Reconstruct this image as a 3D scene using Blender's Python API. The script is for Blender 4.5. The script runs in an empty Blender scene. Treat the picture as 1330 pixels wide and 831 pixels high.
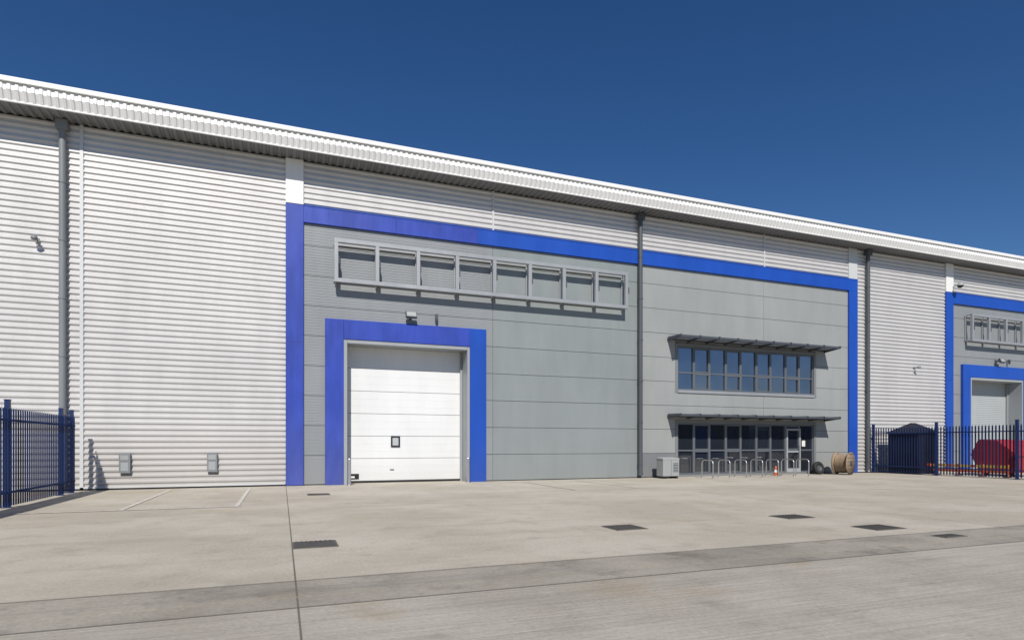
import bpy, math, random
from mathutils import Vector, Matrix
random.seed(7)
D=23.25
SC=bpy.context.scene
# ------------------------------------------------------------------ materials
def new_mat(name):
    m=bpy.data.materials.new(name); m.use_nodes=True
    nt=m.node_tree; b=nt.nodes['Principled BSDF']
    return m,nt,b
def nd(nt,t,**kw):
    n=nt.nodes.new(t)
    for k,v in kw.items(): setattr(n,k,v)
    return n
def weather(name,col,rough=.5,metal=0,var=.12,scale=.6,streak=True,bump=0,spec=.5,dirt=None,dirt_amt=0.0,dirt_h=1.0):
    m,nt,b=new_mat(name); L=nt.links.new
    tc=nd(nt,'ShaderNodeTexCoord'); mp=nd(nt,'ShaderNodeMapping')
    L(tc.outputs['Object'],mp.inputs[0])
    mp.inputs['Scale'].default_value=(1,1,.18 if streak else 1)
    n1=nd(nt,'ShaderNodeTexNoise'); n1.inputs['Scale'].default_value=scale*3; n1.inputs['Detail'].default_value=8; n1.inputs['Roughness'].default_value=.65
    L(mp.outputs[0],n1.inputs[0])
    n2=nd(nt,'ShaderNodeTexNoise'); n2.inputs['Scale'].default_value=scale*.5; n2.inputs['Detail'].default_value=3
    L(tc.outputs['Object'],n2.inputs[0])
    add=nd(nt,'ShaderNodeMath',operation='ADD'); L(n1.outputs['Fac'],add.inputs[0]); L(n2.outputs['Fac'],add.inputs[1])
    mr=nd(nt,'ShaderNodeMapRange'); mr.inputs[1].default_value=.7; mr.inputs[2].default_value=1.3
    mr.inputs[3].default_value=1-var; mr.inputs[4].default_value=1+var
    L(add.outputs[0],mr.inputs[0])
    mul=nd(nt,'ShaderNodeVectorMath',operation='SCALE'); mul.inputs[0].default_value=col; L(mr.outputs[0],mul.inputs['Scale'])
    out=mul.outputs[0]
    if dirt:
        sx=nd(nt,'ShaderNodeSeparateXYZ'); L(tc.outputs['Object'],sx.inputs[0])
        hr=nd(nt,'ShaderNodeMapRange'); hr.inputs[1].default_value=0; hr.inputs[2].default_value=dirt_h; hr.inputs[3].default_value=1; hr.inputs[4].default_value=0
        L(sx.outputs['Z'],hr.inputs[0])
        mm=nd(nt,'ShaderNodeMath',operation='MULTIPLY'); L(hr.outputs[0],mm.inputs[0]); L(n1.outputs['Fac'],mm.inputs[1])
        m2=nd(nt,'ShaderNodeMath',operation='MULTIPLY'); L(mm.outputs[0],m2.inputs[0]); m2.inputs[1].default_value=dirt_amt*2
        mix=nd(nt,'ShaderNodeMix',data_type='RGBA'); L(m2.outputs[0],mix.inputs[0]); L(out,mix.inputs[6]); mix.inputs[7].default_value=(*dirt,1)
        out=mix.outputs[2]
    L(out,b.inputs['Base Color'])
    r=nd(nt,'ShaderNodeMapRange'); r.inputs[3].default_value=rough-.07; r.inputs[4].default_value=rough+.1; L(n1.outputs['Fac'],r.inputs[0]); L(r.outputs[0],b.inputs['Roughness'])
    b.inputs['Metallic'].default_value=metal; b.inputs['Specular IOR Level'].default_value=spec
    if bump:
        bp=nd(nt,'ShaderNodeBump'); bp.inputs['Strength'].default_value=bump; bp.inputs['Distance'].default_value=.02
        n3=nd(nt,'ShaderNodeTexNoise'); n3.inputs['Scale'].default_value=1.3; n3.inputs['Detail'].default_value=2; L(tc.outputs['Object'],n3.inputs[0])
        L(n3.outputs['Fac'],bp.inputs['Height']); L(bp.outputs[0],b.inputs['Normal'])
    return m
SILVER=weather('silver_cladding',(.56,.55,.54),.42,.25,.06,bump=.12,dirt=(.33,.30,.26),dirt_amt=.4,dirt_h=2.5)
WHITE=weather('white_coated_steel',(.74,.74,.725),.45,0,.05)
TRIM=weather('light_trim',(.55,.56,.56),.4,.1,.05)
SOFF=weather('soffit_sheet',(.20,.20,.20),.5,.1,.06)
BLUE=weather('blue_panel',(.010,.066,.38),.38,0,.10,bump=.15,dirt=(.08,.10,.22),dirt_amt=.2,dirt_h=2)
BLUEW=weather('faded_blue_panel',(.026,.055,.34),.4,0,.22,scale=1.2,bump=.15,dirt=(.13,.14,.25),dirt_amt=.3,dirt_h=3)
GA=weather('grey_microrib_panel',(.248,.263,.272),.45,0,.07,bump=.2,dirt=(.25,.24,.22),dirt_amt=.15)
GB=weather('grey_green_panel',(.225,.25,.25),.45,0,.07,bump=.2,dirt=(.25,.24,.22),dirt_amt=.15)
GC=weather('grey_flat_panel',(.285,.297,.29),.4,0,.07,bump=.2,dirt=(.25,.24,.22),dirt_amt=.15)
GD=weather('grey_plinth_panel',(.18,.19,.195),.5,0,.05)
DARK=weather('dark_joint',(.06,.065,.07),.7,0,.1)
PIPE=weather('grey_pipe',(.07,.08,.09),.45,0,.1)
PIPEL=weather('mid_grey_pipe',(.19,.205,.215),.45,0,.1)
DOORW=weather('white_door_panel',(.68,.69,.69),.4,0,.05,dirt=(.45,.43,.4),dirt_amt=.3)
REVEAL=weather('grey_reveal',(.30,.32,.33),.45,0,.06)
FRAME=weather('dark_window_frame',(.075,.085,.10),.4,.2,.05)
WFRAME=weather('grey_window_frame',(.13,.145,.16),.4,.2,.05)
ALU=weather('aluminium_rail',(.38,.39,.395),.4,.4,.08)
GALV=weather('galvanised_steel',(.5,.51,.52),.35,.8,.12)
FENCE=weather('blue_fence_coating',(.005,.021,.095),.4,0,.1)
NAVY=weather('navy_shed_steel',(.004,.006,.018),.5,0,.1)
RED=weather('red_paint',(.27,.015,.018),.45,0,.2)
ORANGE=weather('orange_plastic',(.5,.10,.03),.5,0,.1)
YELL=weather('yellow_paint',(.6,.4,.03),.5,0,.1)
WOOD=weather('drum_timber',(.24,.175,.115),.85,0,.35,scale=3)
RUB=weather('rubber',(.02,.02,.02),.8,0,.2)
BOXG=weather('pale_grey_case',(.30,.31,.31),.5,0,.08)
BLACK=weather('black_plastic',(.015,.015,.017),.4,0,.1)
SIGNW=weather('white_label',(.7,.7,.65),.5,0,.05)
SHUT=weather('grey_shutter',(.42,.45,.46),.4,.1,.06)
OPP=weather('dark_grey_sheet',(.12,.125,.13),.6,0,.1)
def glass(name,col,metal,ior=1.5):
    m,nt,b=new_mat(name); L=nt.links.new
    tc=nd(nt,'ShaderNodeTexCoord'); n=nd(nt,'ShaderNodeTexNoise'); n.inputs['Scale'].default_value=1.1; L(tc.outputs['Object'],n.inputs[0])
    mr=nd(nt,'ShaderNodeMapRange'); mr.inputs[3].default_value=.8; mr.inputs[4].default_value=1.15; L(n.outputs['Fac'],mr.inputs[0])
    s=nd(nt,'ShaderNodeVectorMath',operation='SCALE'); s.inputs[0].default_value=col; L(mr.outputs[0],s.inputs['Scale'])
    L(s.outputs[0],b.inputs['Base Color']); b.inputs['Metallic'].default_value=metal; b.inputs['Roughness'].default_value=.03; b.inputs['IOR'].default_value=ior
    bp=nd(nt,'ShaderNodeBump'); bp.inputs['Strength'].default_value=.06; bp.inputs['Distance'].default_value=.02; L(n.outputs['Fac'],bp.inputs['Height']); L(bp.outputs[0],b.inputs['Normal'])
    return m
GLU=glass('solar_glass',(.33,.30,.34),1.0)
GLD=glass('dark_glass',(.016,.02,.028),0.0,2.1)

def concrete(name,base,light,dark,brush=0,seed=0.0,slabs=False,k=1.0):
    m,nt,b=new_mat(name); L=nt.links.new
    tc=nd(nt,'ShaderNodeTexCoord'); mp=nd(nt,'ShaderNodeMapping'); L(tc.outputs['Object'],mp.inputs[0]); mp.inputs['Location'].default_value=(seed,seed*2,0)
    def noise(s,d=6,r=.6,src=None):
        n=nd(nt,'ShaderNodeTexNoise'); n.inputs['Scale'].default_value=s; n.inputs['Detail'].default_value=d; n.inputs['Roughness'].default_value=r
        L((src or mp).outputs[0],n.inputs[0]); return n
    a=noise(.3,7,.65); c=noise(1.3,8,.7); f=noise(22,6,.75); g=noise(5,6,.7)
    mpx=nd(nt,'ShaderNodeMapping'); L(tc.outputs['Object'],mpx.inputs[0]); mpx.inputs['Scale'].default_value=(.12,1.6,1)
    st=noise(.9,6,.6,mpx)
    def ramp(src,p0,p1):
        r=nd(nt,'ShaderNodeMapRange'); r.interpolation_type='SMOOTHSTEP'; r.inputs[1].default_value=p0; r.inputs[2].default_value=p1; L(src.outputs['Fac'],r.inputs[0]); return r
    def mix(fac,A,B,k=1):
        x=nd(nt,'ShaderNodeMix',data_type='RGBA')
        mu=nd(nt,'ShaderNodeMath',operation='MULTIPLY'); L(fac.outputs[0],mu.inputs[0]); mu.inputs[1].default_value=k
        L(mu.outputs[0],x.inputs[0])
        for i,v in ((6,A),(7,B)):
            if isinstance(v,tuple): x.inputs[i].default_value=(*v,1)
            else: L(v,x.inputs[i])
        return x.outputs[2]
    o=mix(ramp(a,.40,.60),base,light)
    o=mix(ramp(c,.50,.70),o,dark,.7*k)
    o=mix(ramp(st,.52,.72),o,dark,.55*k)
    o=mix(ramp(g,.56,.72),o,dark,.45*k)
    o=mix(ramp(c,.25,.42),light,o,1)
    v=nd(nt,'ShaderNodeTexVoronoi'); v.inputs['Scale'].default_value=.7; L(mp.outputs[0],v.inputs[0])
    rr=nd(nt,'ShaderNodeMapRange'); rr.inputs[1].default_value=.02; rr.inputs[2].default_value=.11; rr.inputs[3].default_value=1; rr.inputs[4].default_value=0; L(v.outputs['Distance'],rr.inputs[0])
    o=mix(rr,o,tuple(x*.45 for x in base),.3)
    rs=noise(.45,5,.6); o=mix(ramp(rs,.58,.74),o,(base[0]*.95,base[1]*.80,base[2]*.6),.5)
    fr=nd(nt,'ShaderNodeMapRange'); fr.inputs[1].default_value=.3; fr.inputs[2].default_value=.7; fr.inputs[3].default_value=.82; fr.inputs[4].default_value=1.16; L(f.outputs['Fac'],fr.inputs[0])
    s=nd(nt,'ShaderNodeVectorMath',operation='SCALE'); L(o,s.inputs[0]); L(fr.outputs[0],s.inputs['Scale'])
    cur=s.outputs[0]
    if slabs:
        sub=nd(nt,'ShaderNodeVectorMath',operation='SUBTRACT'); L(tc.outputs['Object'],sub.inputs[0]); sub.inputs[1].default_value=(.14,17.6,-.5)
        dv_=nd(nt,'ShaderNodeVectorMath',operation='DIVIDE'); L(sub.outputs[0],dv_.inputs[0]); dv_.inputs[1].default_value=(12.13,10.6,5)
        fl=nd(nt,'ShaderNodeVectorMath',operation='FLOOR'); L(dv_.outputs[0],fl.inputs[0])
        wn=nd(nt,'ShaderNodeTexWhiteNoise'); L(fl.outputs[0],wn.inputs[0])
        wr=nd(nt,'ShaderNodeMapRange'); wr.inputs[3].default_value=.94; wr.inputs[4].default_value=1.05; L(wn.outputs['Value'],wr.inputs[0])
        s3=nd(nt,'ShaderNodeVectorMath',operation='SCALE'); L(cur,s3.inputs[0]); L(wr.outputs[0],s3.inputs['Scale']); cur=s3.outputs[0]
    b.inputs['Roughness'].default_value=.85; b.inputs['Specular IOR Level'].default_value=.25
    bp=nd(nt,'ShaderNodeBump'); bp.inputs['Strength'].default_value=.5; bp.inputs['Distance'].default_value=.01
    hsrc=f.outputs['Fac']
    if brush:
        mb=nd(nt,'ShaderNodeMapping'); L(tc.outputs['Object'],mb.inputs[0]); mb.inputs['Scale'].default_value=(.35,14,1)
        w=noise(1.6,4,.6,mb)
        ad=nd(nt,'ShaderNodeMath',operation='ADD'); L(w.outputs['Fac'],ad.inputs[0]); L(f.outputs['Fac'],ad.inputs[1]); hsrc=ad.outputs[0]
        br=nd(nt,'ShaderNodeMapRange'); br.inputs[1].default_value=.35; br.inputs[2].default_value=.65; br.inputs[3].default_value=.89; br.inputs[4].default_value=1.09; L(w.outputs['Fac'],br.inputs[0])
        s2=nd(nt,'ShaderNodeVectorMath',operation='SCALE'); L(cur,s2.inputs[0]); L(br.outputs[0],s2.inputs['Scale']); cur=s2.outputs[0]
    L(cur,b.inputs['Base Color'])
    L(hsrc,bp.inputs['Height']); L(bp.outputs[0],b.inputs['Normal'])
    return m
CONC=concrete('yard_concrete',(.42,.38,.312),(.49,.45,.38),(.30,.268,.215),slabs=True,k=.65)
CONB=concrete('brushed_concrete',(.35,.32,.27),(.41,.38,.325),(.25,.23,.195),brush=6,seed=11,k=.7)
CONS=concrete('channel_concrete',(.27,.245,.205),(.35,.32,.27),(.15,.138,.115),seed=23)
JOINT=weather('joint_sealant',(.13,.12,.10),.9,0,.2,streak=False)
IRON=weather('cast_iron_cover',(.085,.08,.075),.7,.3,.25,streak=False)
GRND=concrete('outer_ground',(.16,.155,.145),(.2,.19,.18),(.1,.1,.09),seed=5)
def paintline():
    m,nt,b=new_mat('worn_line_paint'); L=nt.links.new
    tc=nd(nt,'ShaderNodeTexCoord'); n=nd(nt,'ShaderNodeTexNoise'); n.inputs['Scale'].default_value=9; n.inputs['Detail'].default_value=8; n.inputs['Roughness'].default_value=.75; L(tc.outputs['Object'],n.inputs[0])
    r=nd(nt,'ShaderNodeMapRange'); r.inputs[1].default_value=.40; r.inputs[2].default_value=.56; L(n.outputs['Fac'],r.inputs[0])
    x=nd(nt,'ShaderNodeMix',data_type='RGBA'); L(r.outputs[0],x.inputs[0]); x.inputs[6].default_value=(.40,.365,.31,1); x.inputs[7].default_value=(.62,.60,.55,1)
    L(x.outputs[2],b.inputs['Base Color']); b.inputs['Roughness'].default_value=.8; return m
LINE=paintline()
# ------------------------------------------------------------------ mesh helper
class M:
    def __init__(s): s.v=[];s.f=[];s.mi=[];s.mats=[];s.sm=[]
    def _m(s,m):
        if m not in s.mats: s.mats.append(m)
        return s.mats.index(m)
    def add(s,vs,fs,m,smooth=False,T=None):
        o=len(s.v)
        s.v+= [tuple(T@Vector(p)) if T else tuple(p) for p in vs]
        i=s._m(m)
        for f in fs: s.f.append(tuple(a+o for a in f)); s.mi.append(i); s.sm.append(smooth)
    def box(s,x0,x1,y0,y1,z0,z1,m,T=None):
        s.add([(x0,y0,z0),(x1,y0,z0),(x1,y1,z0),(x0,y1,z0),(x0,y0,z1),(x1,y0,z1),(x1,y1,z1),(x0,y1,z1)],
              [(0,3,2,1),(4,5,6,7),(0,1,5,4),(1,2,6,5),(2,3,7,6),(3,0,4,7)],m,T=T)
    def tube(s,p,q,r,m,n=14,r2=None,caps=True):
        p=Vector(p);q=Vector(q);d=(q-p).normalized(); r2=r if r2 is None else r2
        a=d.orthogonal().normalized(); b=d.cross(a)
        vs=[];fs=[]
        for k,(c,rr) in enumerate(((p,r),(q,r2))):
            for i in range(n):
                t=2*math.pi*i/n; vs.append(tuple(c+a*rr*math.cos(t)+b*rr*math.sin(t)))
        for i in range(n): fs.append((i,(i+1)%n,n+(i+1)%n,n+i))
        s.add(vs,fs,m,True)
        if caps: s.add(vs,[tuple(range(n))[::-1],tuple(range(n,2*n))],m,False)
    def pathtube(s,pts,r,m,n=10):
        pts=[Vector(p) for p in pts]; vs=[];fs=[]
        ref=None
        for k,p in enumerate(pts):
            d=(pts[min(k+1,len(pts)-1)]-pts[max(k-1,0)]).normalized()
            if ref is None: ref=d.orthogonal().normalized()
            a=(ref-d*ref.dot(d)).normalized(); ref=a; b=d.cross(a)
            for i in range(n):
                t=2*math.pi*i/n; vs.append(tuple(p+a*r*math.cos(t)+b*r*math.sin(t)))
        for k in range(len(pts)-1):
            for i in range(n): fs.append((k*n+i,k*n+(i+1)%n,(k+1)*n+(i+1)%n,(k+1)*n+i))
        fs.append(tuple(range(n))[::-1]); fs.append(tuple(range((len(pts)-1)*n,len(pts)*n)))
        s.add(vs,fs,m,True)
    def lathe(s,prof,m,T=None,n=28):
        vs=[];fs=[]
        for (r,z) in prof:
            for i in range(n):
                t=2*math.pi*i/n; vs.append((r*math.cos(t),r*math.sin(t),z))
        for k in range(len(prof)-1):
            for i in range(n): fs.append((k*n+i,k*n+(i+1)%n,(k+1)*n+(i+1)%n,(k+1)*n+i))
        s.add(vs,fs,m,True,T)
    def obj(s,name,parent=None,bevel=0):
        me=bpy.data.meshes.new(name); me.from_pydata(s.v,[],s.f); me.update()
        for m in s.mats: me.materials.append(m)
        for p,i,sm in zip(me.polygons,s.mi,s.sm): p.material_index=i; p.use_smooth=sm
        o=bpy.data.objects.new(name,me); SC.collection.objects.link(o)
        if parent: o.parent=parent
        if bevel:
            b=o.modifiers.new('bevel','BEVEL'); b.width=bevel; b.segments=2; b.limit_method='ANGLE'; b.angle_limit=math.radians(50)
        return o
def empty(name,loc=(0,0,0)):
    e=bpy.data.objects.new(name,None); SC.collection.objects.link(e); e.location=loc; return e
# ------------------------------------------------------------------ warehouse
WH=empty('warehouse_building')
def corr(m,x0,x1,z0,z1,mat,y=D,p=.2,d=.045):
    prof=[]; z=z0; n=round((z1-z0)/p); p=(z1-z0)/n
    for i in range(n):
        a=z0+i*p
        prof+=[(a,0),(a+p*.30,0),(a+p*.5,-d),(a+p*.78,-d)]
    prof.append((z1,0))
    vs=[];fs=[]
    for (zz,yy) in prof: vs+=[(x0,y+yy,zz),(x1,y+yy,zz)]
    for k in range(len(prof)-1): fs.append((2*k,2*k+1,2*k+3,2*k+2))
    m.add(vs,fs,mat)
ZT=11.85
m=M()
for a,b in ((-30,-20.5),(-20.5,-13.5),(-13.5,-6.12),(-6.02,.13)): corr(m,a,b,.12,ZT,SILVER)
corr(m,28.49,35.43,.12,ZT,SILVER)
for a,b in ((.74,8.04),(8.10,14.9),(14.9,22.20),(22.26,27.88)): corr(m,a,b,10.21,ZT,SILVER)
for a,b in ((36.04,43.4),(43.4,50.3),(50.3,57.5),(57.5,63.2)): corr(m,a,b,10.21,ZT,SILVER)
corr(m,63.8,80,.12,ZT,SILVER)
m.obj('profiled_cladding',WH)
m=M()
for x in (8.07,22.23,43.4,57.5): m.box(x-.035,x+.035,D-.06,D+.01,10.22,ZT,TRIM)
m.box(-6.12,-6.02,D-.06,D+.02,.1,ZT,TRIM)
for a,b in ((-30,-6.12),(-6.02,.12),(28.5,35.4),(63.81,80)): m.box(a,b,D-.055,D+.02,.06,.12,TRIM)
for a,b in ((-30,-6.12),(-6.02,.12),(28.5,35.4),(63.81,80)): m.box(a,b,D-.0,D+.02,-.02,.059,DARK)
m.obj('cladding_trims',WH)
def unit(ox,fade):
    m=M(); B=BLUEW if fade else BLUE
    m.box(ox+.13,ox+.74,D-.10,D+.02,.02,5.2,B); m.box(ox+.13,ox+.74,D-.10,D+.02,5.206,10.215,B)
    m.box(ox+.742,ox+4.1,D-.10,D+.02,9.60,10.21,B)
    m.box(ox+4.106,ox+7.4,D-.10,D+.02,9.60,10.21,B)
    m.box(ox+7.406,ox+14.6,D-.10,D+.02,9.60,10.21,BLUE)
    m.box(ox+14.606,ox+21.5,D-.10,D+.02,9.60,10.21,BLUE)
    m.box(ox+21.506,ox+28.49,D-.10,D+.02,9.60,10.21,BLUE)
    m.box(ox+27.88,ox+28.49,D-.10,D+.02,.02,9.597,BLUE)
    m.box(ox+.73,ox+28.5,D-.115,D-.101,10.19,10.23,BLUE)
    m.obj('blue_portal_band',WH,.008)
    m=M()
    m.box(ox+.13,ox+.74,D-.10,D+.02,10.235,ZT,WHITE)
    m.box(ox+27.88,ox+28.49,D-.08,D+.02,10.235,ZT,TRIM)
    m.obj('white_pilaster',WH,.008)
    # grey panels
    m=M()
    holes=[(2.15,7.05,0,5.42),(17.0,25.65,3.9,6.25),(17.0,25.65,0,2.6)]
    def cut(segs):
        for h in holes:
            new=[]
            for (p,q,r,s_) in segs:
                if q<=h[0] or p>=h[1] or s_<=h[2] or r>=h[3]: new.append((p,q,r,s_)); continue
                if p<h[0]: new.append((p,h[0],r,s_))
                if q>h[1]: new.append((h[1],q,r,s_))
                if r<h[2]: new.append((max(p,h[0]),min(q,h[1]),r,h[2]))
                if s_>h[3]: new.append((max(p,h[0]),min(q,h[1]),h[3],s_))
            segs=new
        return segs
    for (p,q,r,s_) in cut([(.74,27.88,0,9.6)]): m.add([(ox+p,D+.031,r),(ox+q,D+.031,r),(ox+q,D+.031,s_),(ox+p,D+.031,s_)],[(0,1,2,3)],DARK)
    secs=[(.74,8.06,GA),(8.075,15.0,GB),(15.02,22.22,GC),(22.235,27.88,GC)]
    zs=[.03]+[1.1*i for i in range(1,9)]+[9.6]
    for (a,b,mt) in secs:
        for k in range(9):
            z0,z1=zs[k]+.009,zs[k+1]-.009
            for (p,q,r,s_) in cut([(a,b,z0,z1)]):
                mat=mt
                if k==0 and mt is GC and q<=17.01: mat=GD
                m.box(ox+p,ox+q,D+random.uniform(-.001,.001),D+.03,r,s_,mat)
    for i in range(int(9.5/.1)):
        z=.06+i*.1
        if abs((z+.02)%1.1)<.04: continue
        for (a,b) in ((.75,1.49),(7.78,8.05)) if z<6.2 else ((.75,8.05),):
            m.box(ox+a,ox+b,D-.007,D-.0015,z,z+.022,GA)
    m.obj('grey_wall_panels',WH)
    # loading door
    m=M()
    y0=D-.16
    m.box(ox+1.49,ox+2.15,y0,D-.001,.0,6.15,B)
    m.box(ox+7.05,ox+7.74,y0,D-.001,.0,6.15,BLUE)
    m.box(ox+2.153,ox+7.047,y0,D-.001,5.42,6.15,B)
    m.obj('blue_door_surround',WH,.01)
    m=M(); R=.78
    m.box(ox+2.153,ox+2.28,y0+.03,D+R,.0,5.417,REVEAL)
    m.box(ox+6.95,ox+7.047,y0+.03,D+R,.0,5.417,REVEAL)
    m.box(ox+2.283,ox+6.947,y0+.03,D+R,5.28,5.417,REVEAL)
    for (x0_,x1_) in ((2.284,2.36),(6.87,6.946)): m.box(ox+x0_,ox+x1_,D+R-.16,D+R-.07,.0,5.275,REVEAL)
    m.box(ox+2.285,ox+6.945,D+R+.02,D+R+.05,0,5.3,DARK)
    m.obj('door_reveal',WH,.006)
    m=M()
    mt=DOORW if fade else SHUT
    if fade:
        z=.08; k=0
        for k in range(6):
            m.box(ox+2.29,ox+6.94,D+R-.05,D+R+.01,z+.008,min(z+.868,5.28),mt)
            for j in (.29,.58): m.box(ox+2.295,ox+6.935,D+R-.0535,D+R-.0505,z+j-.008,z+j+.008,mt)
            z+=.876
        m.box(ox+2.29,ox+6.94,D+R-.06,D+R+.01,0,.08,RUB)
        m.box(ox+2.29,ox+6.94,D+R+.011,D+R+.016,0,5.28,DARK)
        x=4.22; 
        for (a,b,c,d) in ((x-.18,x+.18,1.40,1.46),(x-.18,x+.18,1.78,1.84),(x-.18,x-.12,1.46,1.78),(x+.12,x+.18,1.46,1.78)): m.box(ox+a,ox+b,D+R-.09,D+R-.057,c,d,BLACK)
        m.box(ox+x-.12,ox+x+.12,D+R-.07,D+R-.057,1.46,1.78,SHUT)
        m.box(ox+2.46,ox+2.8,D+R-.08,D+R-.057,.16,.36,BLACK); m.box(ox+2.5,ox+2.64,D+R-.09,D+R-.081,.2,.27,SIGNW)
        m.box(ox+4.0,ox+4.16,D+R-.09,D+R-.057,.5,.54,GALV)
    else:
        z=.05
        while z<5.28:
            m.box(ox+2.29,ox+6.94,D+R-.05,D+R+.01,z,min(z+.10,5.28),mt); z+=.112
    m.obj('loading_door',WH,.004)
    # sign frame
    m=M(); yf=D-.40
    X0,X1,Z0,Z1=ox+1.79,ox+14.2,7.45,9.04; t=.14
    m.box(X0,X1,yf-t/2,yf+t/2,Z1-t,Z1,ALU); m.box(X0,X1,yf-t/2,yf+t/2,Z0,Z0+t,ALU)
    n=8
    for i in range(n+1):
        x=X0+(X1-X0)*i/n; x=min(max(x,X0+t/2),X1-t/2)
        m.box(x-t/2,x+t/2,yf-t/2+.004,yf+t/2-.004,Z0+t+.001,Z1-t-.001,ALU)
        m.box(x-.04,x+.04,D-.075,D-.012,Z0+.1,Z1-.1,ALU)
        for z in (Z0+.02,Z1-.08):
            m.box(x-.03,x+.03,yf+t/2+.001,D-.076,z,z+.06,ALU)
        m.box(x+t/2+.001,x+t/2+.04,yf-t/2-.02,yf+t/2,(Z0+Z1)/2-.14,(Z0+Z1)/2+.14,PIPE)
    m.box(X0,X1,D-.07,D-.014,Z1-.14,Z1-.08,ALU)
    m.box(X0,X1,D-.07,D-.014,Z0+.08,Z0+.14,ALU)
    m.obj('sign_frame',WH,.005)
    m=M()
    x=ox+4.64; T=Matrix.Translation((x,D-.34,6.47))@Matrix.Rotation(math.radians(-25),4,'X')
    m.box(-.21,.21,-.06,.06,-.13,.13,PIPE,T); m.box(-.18,.18,-.066,-.061,-.10,.10,BOXG,T); m.box(x-.03,x+.03,D-.28,D,6.42,6.5,PIPE); m.box(x-.1,x+.1,D-.02,D-.008,6.34,6.56,PIPE)
    x=ox+5.68; m.box(x-.05,x+.05,D-.2,D-.1,6.42,6.6,PIPE); m.tube((x,D-.15,6.42),(x,D-.15,6.32),.06,PIPE,r2=.03); m.box(x-.02,x+.02,D-.1,D,6.5,6.55,PIPE)
    m.obj('wall_floodlight',WH)
    # windows
    for (z0,z1,zt,gm,nm) in ((4.03,6.07,4.85,GLU,'office_window'),(.10,2.50,1.22,GLD,'entrance_glazing')):
        m=M(); a,b=ox+17.13,ox+25.51; n=9; yw=D+.10
        m.box(ox+17.0,a,D-.02,D+.16,z0-.13 if z0>1 else 0,z1+.13,GD); m.box(b,ox+25.65,D-.02,D+.16,z0-.13 if z0>1 else 0,z1+.13,GD)
        m.box(a+.001,b-.001,D-.02,D+.16,z1+.001,z1+.15,GD)
        if z0>1: m.box(a+.001,b-.001,D-.05,D+.16,z0-.13,z0-.001,ALU)
        else: m.box(a+.001,b-.001,D-.02,D+.16,0,z0-.001,GD)
        m.box(a,b,yw+.05,yw+.07,z0,z1,DARK)
        w=(b-a)/n; FR=WFRAME
        for i in range(n+1):
            x=min(max(a+w*i,a+.035),b-.035); m.box(x-.035,x+.035,yw-.06,yw+.045,z0+.002,z1-.002,FR)
        for (p,q) in ((z0,z0+.07),(zt-.035,zt+.035),(z1-.07,z1)):
            for i in range(n):
                m.box(max(a+w*i,a+.035*0)+.0355,a+w*(i+1)-.0355,yw-.055,yw+.045,p+.003,q-.003,FR)
        for i in range(n):
            for (p,q) in ((z0+.07,zt-.035),(zt+.035,z1-.07)):
                x0,x1=a+w*i+.036,a+w*(i+1)-.036
                if i%2==1:
                    fr=.045
                    for (c,d,e,f_) in ((x0,x1,p,p+fr),(x0,x1,q-fr,q),(x0,x0+fr,p+fr+.001,q-fr-.001),(x1-fr,x1,p+fr+.001,q-fr-.001)): m.box(c,d,yw-.068,yw+.01,e+.001,f_-.001,FR)
                e=[random.uniform(-.008,.008) for _ in range(3)]
                m.add([(x0,yw+e[0],p),(x1,yw+e[1],p),(x1,yw+e[1]+e[2],q),(x0,yw+e[0]+e[2],q)],[(0,1,2,3)],gm)
        if z0<1:
            p,q=a+w*7+.05,a+w*8.0+.05
            for (c,d,e,f_) in ((p,p+.09,.11,2.3),(q-.09,q,.11,2.3),(p+.091,q-.091,.11,.3),(p+.091,q-.091,2.2,2.3),(p+.091,q-.091,1.1,1.18)): m.box(c,d,yw-.10,yw-.07,e,f_,REVEAL)
            m.tube((q-.13,yw-.15,.8),(q-.13,yw-.15,1.5),.016,GALV)
            m.box(a+w*8+.2,a+w*8+.42,yw-.03,yw-.02,1.4,1.7,SIGNW)
        m.obj(nm,WH)
    # brise soleil canopies
    for zc in (6.36,2.82):
        m=M(); a,b=ox+16.55,ox+26.25; pr=.95
        m.box(a,b,D-pr,D-pr+.05,zc-.05,zc+.05,FRAME)
        m.box(a,b,D-.10,D-.02,zc-.06,zc+.04,FRAME)
        y=D-pr+.12
        while y<D-.16:
            T=Matrix.Translation((0,y,zc))@Matrix.Rotation(math.radians(35),4,'X')
            m.box(a+.01,b-.01,-.055,.055,-.006,.006,FRAME,T); y+=.13
        nb=9
        for i in range(nb+1):
            x=a+.05+(b-a-.1)*i/nb
            vs=[(x-.015,D-.02,zc-.14),(x-.015,D-pr-.06,zc-.05),(x-.015,D-pr-.06,zc+.07),(x-.015,D-.02,zc+.09)]
            vs+= [(p[0]+.03,p[1],p[2]) for p in vs]
            m.add(vs,[(0,1,2,3),(7,6,5,4),(0,4,5,1),(1,5,6,2),(2,6,7,3),(3,7,4,0)],FRAME)
        m.obj('brise_soleil',WH)
unit(0,True); unit(35.32,False)
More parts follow.
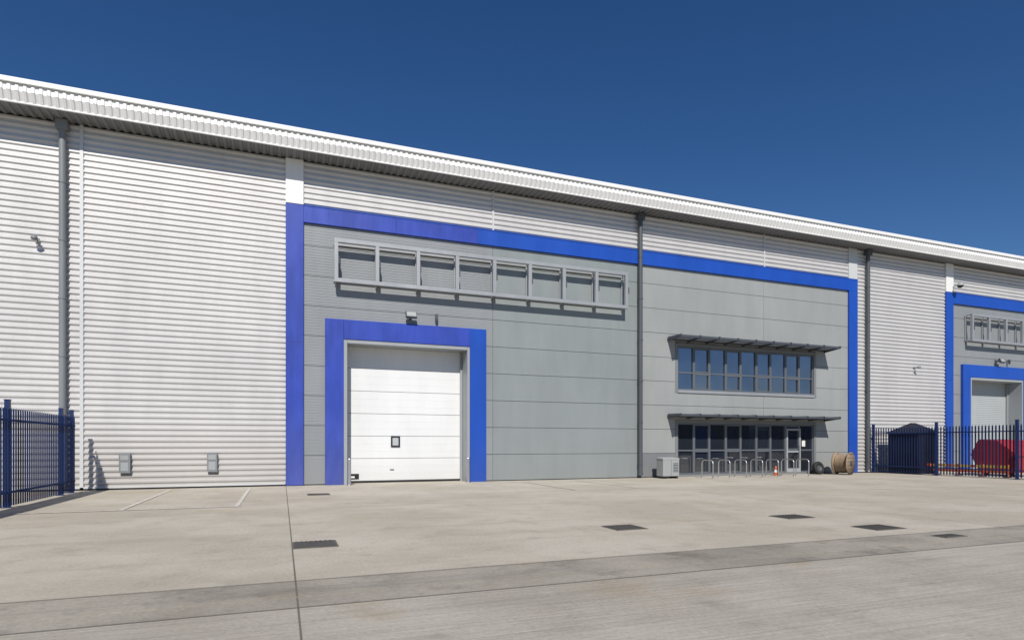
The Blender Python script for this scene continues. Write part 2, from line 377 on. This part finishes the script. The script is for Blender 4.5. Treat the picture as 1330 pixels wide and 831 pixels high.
# eaves
def ribs(m,pa,pb,nrm,x0,x1,mat,p=.25,d=.04):
    n=int((x1-x0)/p); xs=[]
    for i in range(n):
        a=x0+i*p; xs+=[(a,0),(a+p*.35,0),(a+p*.5,d),(a+p*.85,d)]
    xs.append((x0+n*p,0)); vs=[];fs=[]
    for (x,o) in xs:
        vs+=[(x,pa[0]+nrm[0]*o,pa[1]+nrm[1]*o),(x,pb[0]+nrm[0]*o,pb[1]+nrm[1]*o)]
    for k in range(len(xs)-1): fs.append((2*k,2*k+1,2*k+3,2*k+2))
    m.add(vs,fs,mat)
E=D-1.0
m=M()
ribs(m,(E+.02,12.36),(E+.0,12.15),(-1,0),-30,80,WHITE,.2,.03)
ribs(m,(E+.0,12.15),(E+.12,11.90),(-.93,-.37),-30,80,WHITE,.2,.03)
m.obj('ribbed_fascia',WH)
m=M()
m.box(-30,80,E-.07,E+.25,12.37,12.53,WHITE)
m.box(-30,80,E+.095,E+.15,11.84,11.90,WHITE)
m.obj('eaves_gutter',WH,.015)
m=M()
ribs(m,(E+.15,11.90),(D+.02,11.90),(0,-1),-30,80,SOFF,.25,.045)
m.obj('ribbed_soffit',WH)
m=M()
m.add([(-30,E+.2,12.5),(80,E+.2,12.5),(80,D+30,15.6),(-30,D+30,15.6)],[(0,1,2,3)],WHITE)
m.add([(-30,D+60,12.5),(80,D+60,12.5),(80,D+30,15.6),(-30,D+30,15.6)],[(3,2,1,0)],WHITE)
for x in (-30,80): m.add([(x,D,0),(x,D+60,0),(x,D+60,12.5),(x,D+30,15.6),(x,D,12.48)],[(0,1,2,3,4)],SILVER)
m.add([(-30,D+60,0),(80,D+60,0),(80,D+60,12.5),(-30,D+60,12.5)],[(0,1,2,3)],SILVER)
m.obj('roof_and_end_walls',WH)
def downpipe(x,mat,yy=D-.17):
    m=M()
    m.tube((x,yy,.12),(x,yy,11.86),.10,mat,18)
    m.tube((x,yy,.25),(x,yy,.12),.115,mat,18)
    z=.6
    while z<11.8:
        m.tube((x,yy,z),(x,yy,z+.06),.115,mat,18); m.box(x-.03,x+.03,yy+.1,D-.0,z,z+.05,mat); z+=1.85
    m.box(x-.16,x+.16,yy-.14,D-.05,11.55,11.84,mat)
    m.obj('downpipe',WH)
downpipe(-6.55,PIPEL); downpipe(15.01,PIPE); downpipe(29.15,PIPE); downpipe(50.3,PIPE)
m=M()
for x in (-4.85,-2.25):
    m.box(x-.16,x+.16,D-.17,D-.046,.56,1.20,PIPEL); m.box(x-.12,x+.12,D-.185,D-.171,.98,1.14,BOXG)
    m.box(x-.11,x+.11,D-.18,D-.171,.62,.9,REVEAL)
m.obj('wall_meter_box',WH,.01)
def wall_light(x,z):
    m=M(); m.tube((x,D,z),(x,D-.28,z+.05),.02,PIPEL); m.lathe([(.0,.09),(.07,.07),(.1,0),(.08,-.05),(0,-.06)],PIPEL,Matrix.Translation((x,D-.3,z)),16)
    m.box(x-.06,x+.06,D-.06,D-.02,z-.07,z+.07,PIPEL); m.obj('wall_light_fitting',WH)  # small wall light on a short arm, modelled as an unlit body
wall_light(-7.25,7.97); wall_light(32.9,5.75)
m=M(); m.tube((36.0,D-.1,10.55),(36.0,D-.5,10.6),.035,GALV); m.lathe([(0,.16),(.12,.12),(.17,.02),(.17,-.04)],BOXG,Matrix.Translation((36.0,D-.5,10.55))); m.lathe([(.15,-.04),(.13,-.12),(0,-.18)],BLACK,Matrix.Translation((36.0,D-.5,10.55)))
m.obj('dome_camera',WH)
# ------------------------------------------------------------------ ground
def sheet(name,rects,z,mat):
    m=M()
    for (a,b,c,d) in rects: m.add([(a,c,z),(b,c,z),(b,d,z),(a,d,z)],[(0,1,2,3)],mat)
    return m.obj(name)
sheet('ground',[(-1500,1500,-1500,1500)],-.03,GRND)
sheet('yard_pavement',[(-40,90,7.0,D+.9)],0,CONC)
sheet('yard_road',[(-40,90,-25,5.85)],0,CONB)
m=M()
for (a,b) in ((5.85,6.255),(6.305,7.0)): m.add([(-40,a,.0),(90,a,.0),(90,b,.0),(-40,b,.0)],[(0,1,2,3)],CONS)
m.add([(-40,6.255,0),(90,6.255,0),(90,6.255,-.02),(-40,6.255,-.02)],[(0,1,2,3)],CONS)
m.add([(-40,6.255,-.02),(90,6.255,-.02),(90,6.305,-.02),(-40,6.305,-.02)],[(0,1,2,3)],JOINT)
m.add([(-40,6.305,-.02),(90,6.305,-.02),(90,6.305,0),(-40,6.305,0)],[(0,1,2,3)],CONS)
m.obj('drainage_channel')
m=M()
def quad(m,a,b,c,d,z,mat): m.add([(a,c,z),(b,c,z),(b,d,z),(a,d,z)],[(0,1,2,3)],mat)
for x in (.14,): quad(m,x-.009,x+.009,-10,6.25,.004,JOINT); quad(m,x-.009,x+.009,6.31,D-.2,.004,JOINT)
for x in (-11.99,12.27,24.4,36.53): quad(m,x-.006,x+.006,7.01,D-.2,.004,JOINT)
for y in (17.6,): quad(m,-40,.12,y-.006,y+.006,.008,JOINT); quad(m,.16,90,y-.006,y+.006,.008,JOINT)
quad(m,-40,90,6.995,7.012,.008,JOINT); quad(m,-40,90,5.84,5.855,.008,JOINT)
m.obj('pavement_joints')
m=M()
for x in (-3.42,-1.02): quad(m,x-.05,x+.05,15.95,22.4,.012,LINE)
quad(m,-5.5,-.9,15.85,15.945,.012,LINE)
for x in (9.0,11.4): quad(m,x-.035,x+.035,17.65,22.3,.012,LINE)
m.obj('parking_bay_markings')
for (x,y,w,dp) in ((.46,9.46,.6,.56),(5.77,9.39,.58,.54),(9.87,9.55,.64,.52),(10.05,7.75,.66,.5),(1.03,18.9,.6,.55),(10.2,6.62,.45,.22)):
    m=M(); m.box(x-w/2-.025,x+w/2+.025,y-dp/2-.025,y+dp/2+.025,-.02,.010,JOINT); m.box(x-w/2,x+w/2,y-dp/2,y+dp/2,-.02,.016,IRON)
    k=int(w/.07)
    for i in range(k):
        for j in range(int(dp/.07)):
            cx=x-w/2+.05+i*.07; cy=y-dp/2+.05+j*.07; m.box(cx-.02,cx+.02,cy-.02,cy+.02,.0165,.021,IRON)
    m.obj('manhole_cover')
# ------------------------------------------------------------------ palisade fences
def palisade(x,ys):
    root=empty('palisade_fence')
    m=M()
    for y in ys:
        m.box(x-.05,x+.05,y-.05,y+.05,0,2.55,FENCE); m.box(x-.06,x+.06,y-.06,y+.06,2.55,2.57,FENCE); m.box(x-.1,x+.1,y-.1,y+.1,.001,.015,FENCE)
    m.obj('posts',root)
    m=M(); lo,hi=min(ys),max(ys)
    for z in (.35,2.05): m.box(x+.055,x+.10,lo,hi,z,z+.05,FENCE)
    m.obj('rails',root)
    m=M(); y=lo+.1
    while y<hi-.04:
        w=.034; xo=x+.102 
        pr=[(-w,0),(-w*.5,.02),(0,.004),(w*.5,.02),(w,0)]
        vs=[];fs=[]
        for (z,sc) in ((.06,1),(2.28,1)):
            for (a,b) in pr: vs.append((xo+b,y+a*sc,z))
        tops=[2.36,2.33,2.42,2.33,2.36]
        for (a,b),zt in zip(pr,tops): vs.append((xo+b+(.02 if a==0 else -.005),y+a*.9,zt))
        for r in (0,5):
            for k in range(4): fs.append((r+k,r+k+1,r+k+6,r+k+5))
        m.add(vs,fs,FENCE); y+=.14
    m.obj('pales',root)
palisade(-6.08,[10.8,14.2,17.6,21.3,22.25])
palisade(29.45,[12.6,16.3,19.7,23.0])
for x in (2.32,6.88):
    m=M(); yb=D-.45; m.tube((x,yb,0),(x,yb,.95),.06,GALV,18,caps=False); m.lathe([(.06,.95),(.05,.985),(.03,1.0),(0.0,1.005)],GALV,Matrix.Translation((x,yb,0)),18); m.lathe([(.1,.0),(.1,.012),(.06,.013)],GALV,Matrix.Translation((x,yb,0.005)),18); m.obj('bollard')
for i in range(7):
    x=17.75+i*.93; y0,y1=21.55,22.3; H=.8; r=.16
    pts=[(x,y0,0),(x,y0,.3),(x,y0,H-r)]
    for k in range(1,7): t=k/6*math.pi/2; pts.append((x,y0+r-r*math.cos(t),H-r+r*math.sin(t)))
    for k in range(0,7): t=k/6*math.pi/2; pts.append((x,y1-r+r*math.sin(t),H-r+r*math.cos(t)))
    pts+=[(x,y1,.3),(x,y1,0)]
    m=M(); m.pathtube(pts,.026,GALV)
    for y in (y0,y1): m.lathe([(.07,.002),(.07,.012),(.03,.013)],GALV,Matrix.Translation((x,y,0)),16)
    m.obj('cycle_stand')
# ------------------------------------------------------------------ grey plant cabinet
root=empty('grey_plant_cabinet')
m=M(); x0,x1,y0,y1=15.6,16.45,22.2,22.7
m.box(x0,x1,y0,y1,.1,.84,BOXG)
m.add([(x0-.02,y0-.02,.84),(x1+.02,y0-.02,.84),(x1+.02,y1+.02,.84),(x0-.02,y1+.02,.84),(x0,y0+.02,.90),(x1,y0+.02,.90),(x1,y1,.94),(x0,y1,.94)],[(0,3,2,1),(4,5,6,7),(0,1,5,4),(1,2,6,5),(2,3,7,6),(3,0,4,7)],BOXG)
m.obj('casing',root,.015)
m=M()
for x in (x0+.12,x1-.12): m.box(x-.05,x+.05,y0,y1,0,.098,BLACK)
m.obj('feet',root)
m=M()
m.box((x0+x1)/2-.006,(x0+x1)/2+.006,y0-.004,y0-.001,.12,.83,DARK)
for k in range(6): m.box(x1-.32,x1-.06,y0-.014,y0-.001,.3+k*.07,.325+k*.07,PIPE)
m.obj('louvres',root)
# ------------------------------------------------------------------ cable drum
m=M(); R=.56; W=.36
T=Matrix.Translation((26.2,22.1,R))@Matrix.Rotation(math.radians(20),4,'Z')@Matrix.Rotation(math.radians(90),4,'X')
for s in (-1,1):
    a=s*W; b=s*(W-.06); m.lathe([(.05,a),(R,a),(R,b),(.05,b)],WOOD,T,36)
    m.lathe([(0,a+s*.01),(.14,a+s*.01),(.14,a)],DARK,T,20)
    for k in range(6):
        yy=-R+.1+k*.185; hw=math.sqrt(max(R*R-yy*yy,0))*.96; z0,z1=sorted((a,a+s*.012)); m.box(-hw,hw,yy-.006,yy+.006,z0,z1,DARK,T)
m.lathe([(.3,-W+.06),(.3,W-.06)],WOOD,T,30)
for k in range(9): m.lathe([(.42,-.27+k*.06),(.455,-.24+k*.06),(.42,-.21+k*.06)],WOOD,T,30)
m.obj('cable_drum')
m=M(); T=Matrix.Translation((25.25,22.75,.31))@Matrix.Rotation(math.radians(75),4,'X')
m.lathe([(.17,-.09),(.27,-.11),(.31,-.08),(.325,0),(.31,.08),(.27,.11),(.17,.09),(.17,-.09)],RUB,T,32)
for k in range(5): m.lathe([(.315,-.07+k*.035),(.332,-.062+k*.035),(.315,-.055+k*.035)],RUB,T,32)
m.lathe([(0.0,.03),(.12,.03),(.17,.06)],PIPE,T,24)
m.obj('spare_tyre')
m=M(); T=Matrix.Translation((22.5,22.75,0)); m.box(22.36,22.64,22.61,22.89,0,.03,ORANGE); m.lathe([(.11,.03),(.09,.15)],ORANGE,T); m.lathe([(.09,.15),(.065,.27)],SIGNW,T); m.lathe([(.065,.27),(.03,.45),(.018,.46)],ORANGE,T); m.obj('traffic_cone')
# ------------------------------------------------------------------ navy shed
root=empty('steel_shed')
m=M(); x0,x1,y0,y1=29.95,31.5,21.0,22.5
m.box(x0,x1,y0,y1,0,2.1,NAVY)
for i in range(8): xx=x0+.1+i*.19; m.box(xx,xx+.06,y0-.02,y0-.001,.05,2.08,NAVY)
for i in range(8): yy=y0+.08+i*.18; m.box(x0-.02,x0-.001,yy,yy+.06,.05,2.08,NAVY)
m.obj('walls',root)
m=M(); cx,cy=(x0+x1)/2,(y0+y1)/2; e=.12
m.add([(x0-e,y0-e,2.1),(x1+e,y0-e,2.1),(x1+e,y1+e,2.1),(x0-e,y1+e,2.1),(cx-.2,cy,2.62),(cx+.2,cy,2.62)],[(0,1,5,4),(1,2,5),(2,3,4,5),(3,0,4),(3,2,1,0)],NAVY); m.obj('hipped_roof',root)
# ------------------------------------------------------------------ red skip
m=M()
prof=[(0,.18),(1.5,.18),(1.9,1.0),(1.55,1.75),(.75,1.72),(-.15,1.0)]
x0,x1=31.6,33.6; yb=17.6
vs=[(x0,yb+a,z) for a,z in prof]+[(x1,yb+a,z) for a,z in prof]; n=len(prof)
m.add(vs,[tuple(range(n)),tuple(range(n,2*n))[::-1]]+[(i,n+i,n+(i+1)%n,(i+1)%n) for i in range(n)],RED)
for x in (x0-.03,(x0+x1)/2,x1+.03): m.box(x-.03,x+.03,yb-.02,yb+.05,.2,1.0,RED)
m.box(x0-.06,x1+.06,yb-.21,yb-.14,.96,1.06,RED)
for x in (x0+.15,x1-.15):
    for y in (yb+.2,yb+1.3): m.tube((x-.04,y,.09),(x+.04,y,.09),.09,RUB)
m.obj('waste_skip',None,.02)
m=M(); x=30.6
for z in (.18,.42): m.box(x-.03,x+.03,17.2,20.6,z,z+.12,ORANGE if z<.3 else YELL)
for k in range(4):
    y=17.3+k*1.05; m.box(x-.04,x+.04,y-.04,y+.04,0,.58,ORANGE); m.box(x-.2,x+.2,y-.07,y+.07,0,.05,RUB)
    m.box(x-.036,x+.036,y+.3,y+.5,.415,.545,ORANGE)
m.obj('safety_barrier')
m=M(); m.box(-50,110,-62,-42,0,7.5,OPP)
for i in range(12): m.box(-44+i*12.5,-39+i*12.5,-42,-41.9,0,4.6,BLUE if i%2 else SHUT)
m.box(-50.5,110.5,-62.5,-41.5,7.5,8.0,WHITE)
m.obj('opposite_warehouse')
# ------------------------------------------------------------------ light, sky, camera
EL,AZ=math.radians(43),math.radians(15)
dv=Vector((math.sin(AZ)*math.cos(EL),math.cos(AZ)*math.cos(EL),-math.sin(EL)))
sl=bpy.data.lights.new('sun','SUN'); sl.energy=4.9; sl.angle=math.radians(.5); sl.color=(1,.95,.88)
so=bpy.data.objects.new('sun',sl); SC.collection.objects.link(so); so.rotation_euler=dv.to_track_quat('-Z','Y').to_euler(); so.location=(-20,-40,40)
w=bpy.data.worlds.new('World'); SC.world=w; w.use_nodes=True; nt=w.node_tree
bg=nt.nodes['Background']; sk=nt.nodes.new('ShaderNodeTexSky'); sk.sky_type='NISHITA'; sk.sun_disc=False
sk.sun_elevation=EL; sk.sun_rotation=math.pi+AZ; sk.altitude=800; sk.air_density=1.0; sk.dust_density=0; sk.ozone_density=3.7
hs=nt.nodes.new('ShaderNodeHueSaturation'); hs.inputs['Saturation'].default_value=1.24; hs.inputs['Hue'].default_value=.507
nt.links.new(sk.outputs[0],hs.inputs['Color']); nt.links.new(hs.outputs[0],bg.inputs[0]); bg.inputs[1].default_value=.077
cam=bpy.data.cameras.new('camera'); co=bpy.data.objects.new('camera',cam); SC.collection.objects.link(co)
co.location=(0,0,1.5); co.rotation_euler=(math.radians(90),0,-math.radians(20.97))
cam.sensor_width=36; cam.lens=780/1330*36; cam.shift_y=(577-415.5)/1330; cam.clip_end=5000; cam.clip_start=.05
SC.camera=co
SC.view_settings.view_transform='Standard'; SC.view_settings.look='None'; SC.view_settings.exposure=0
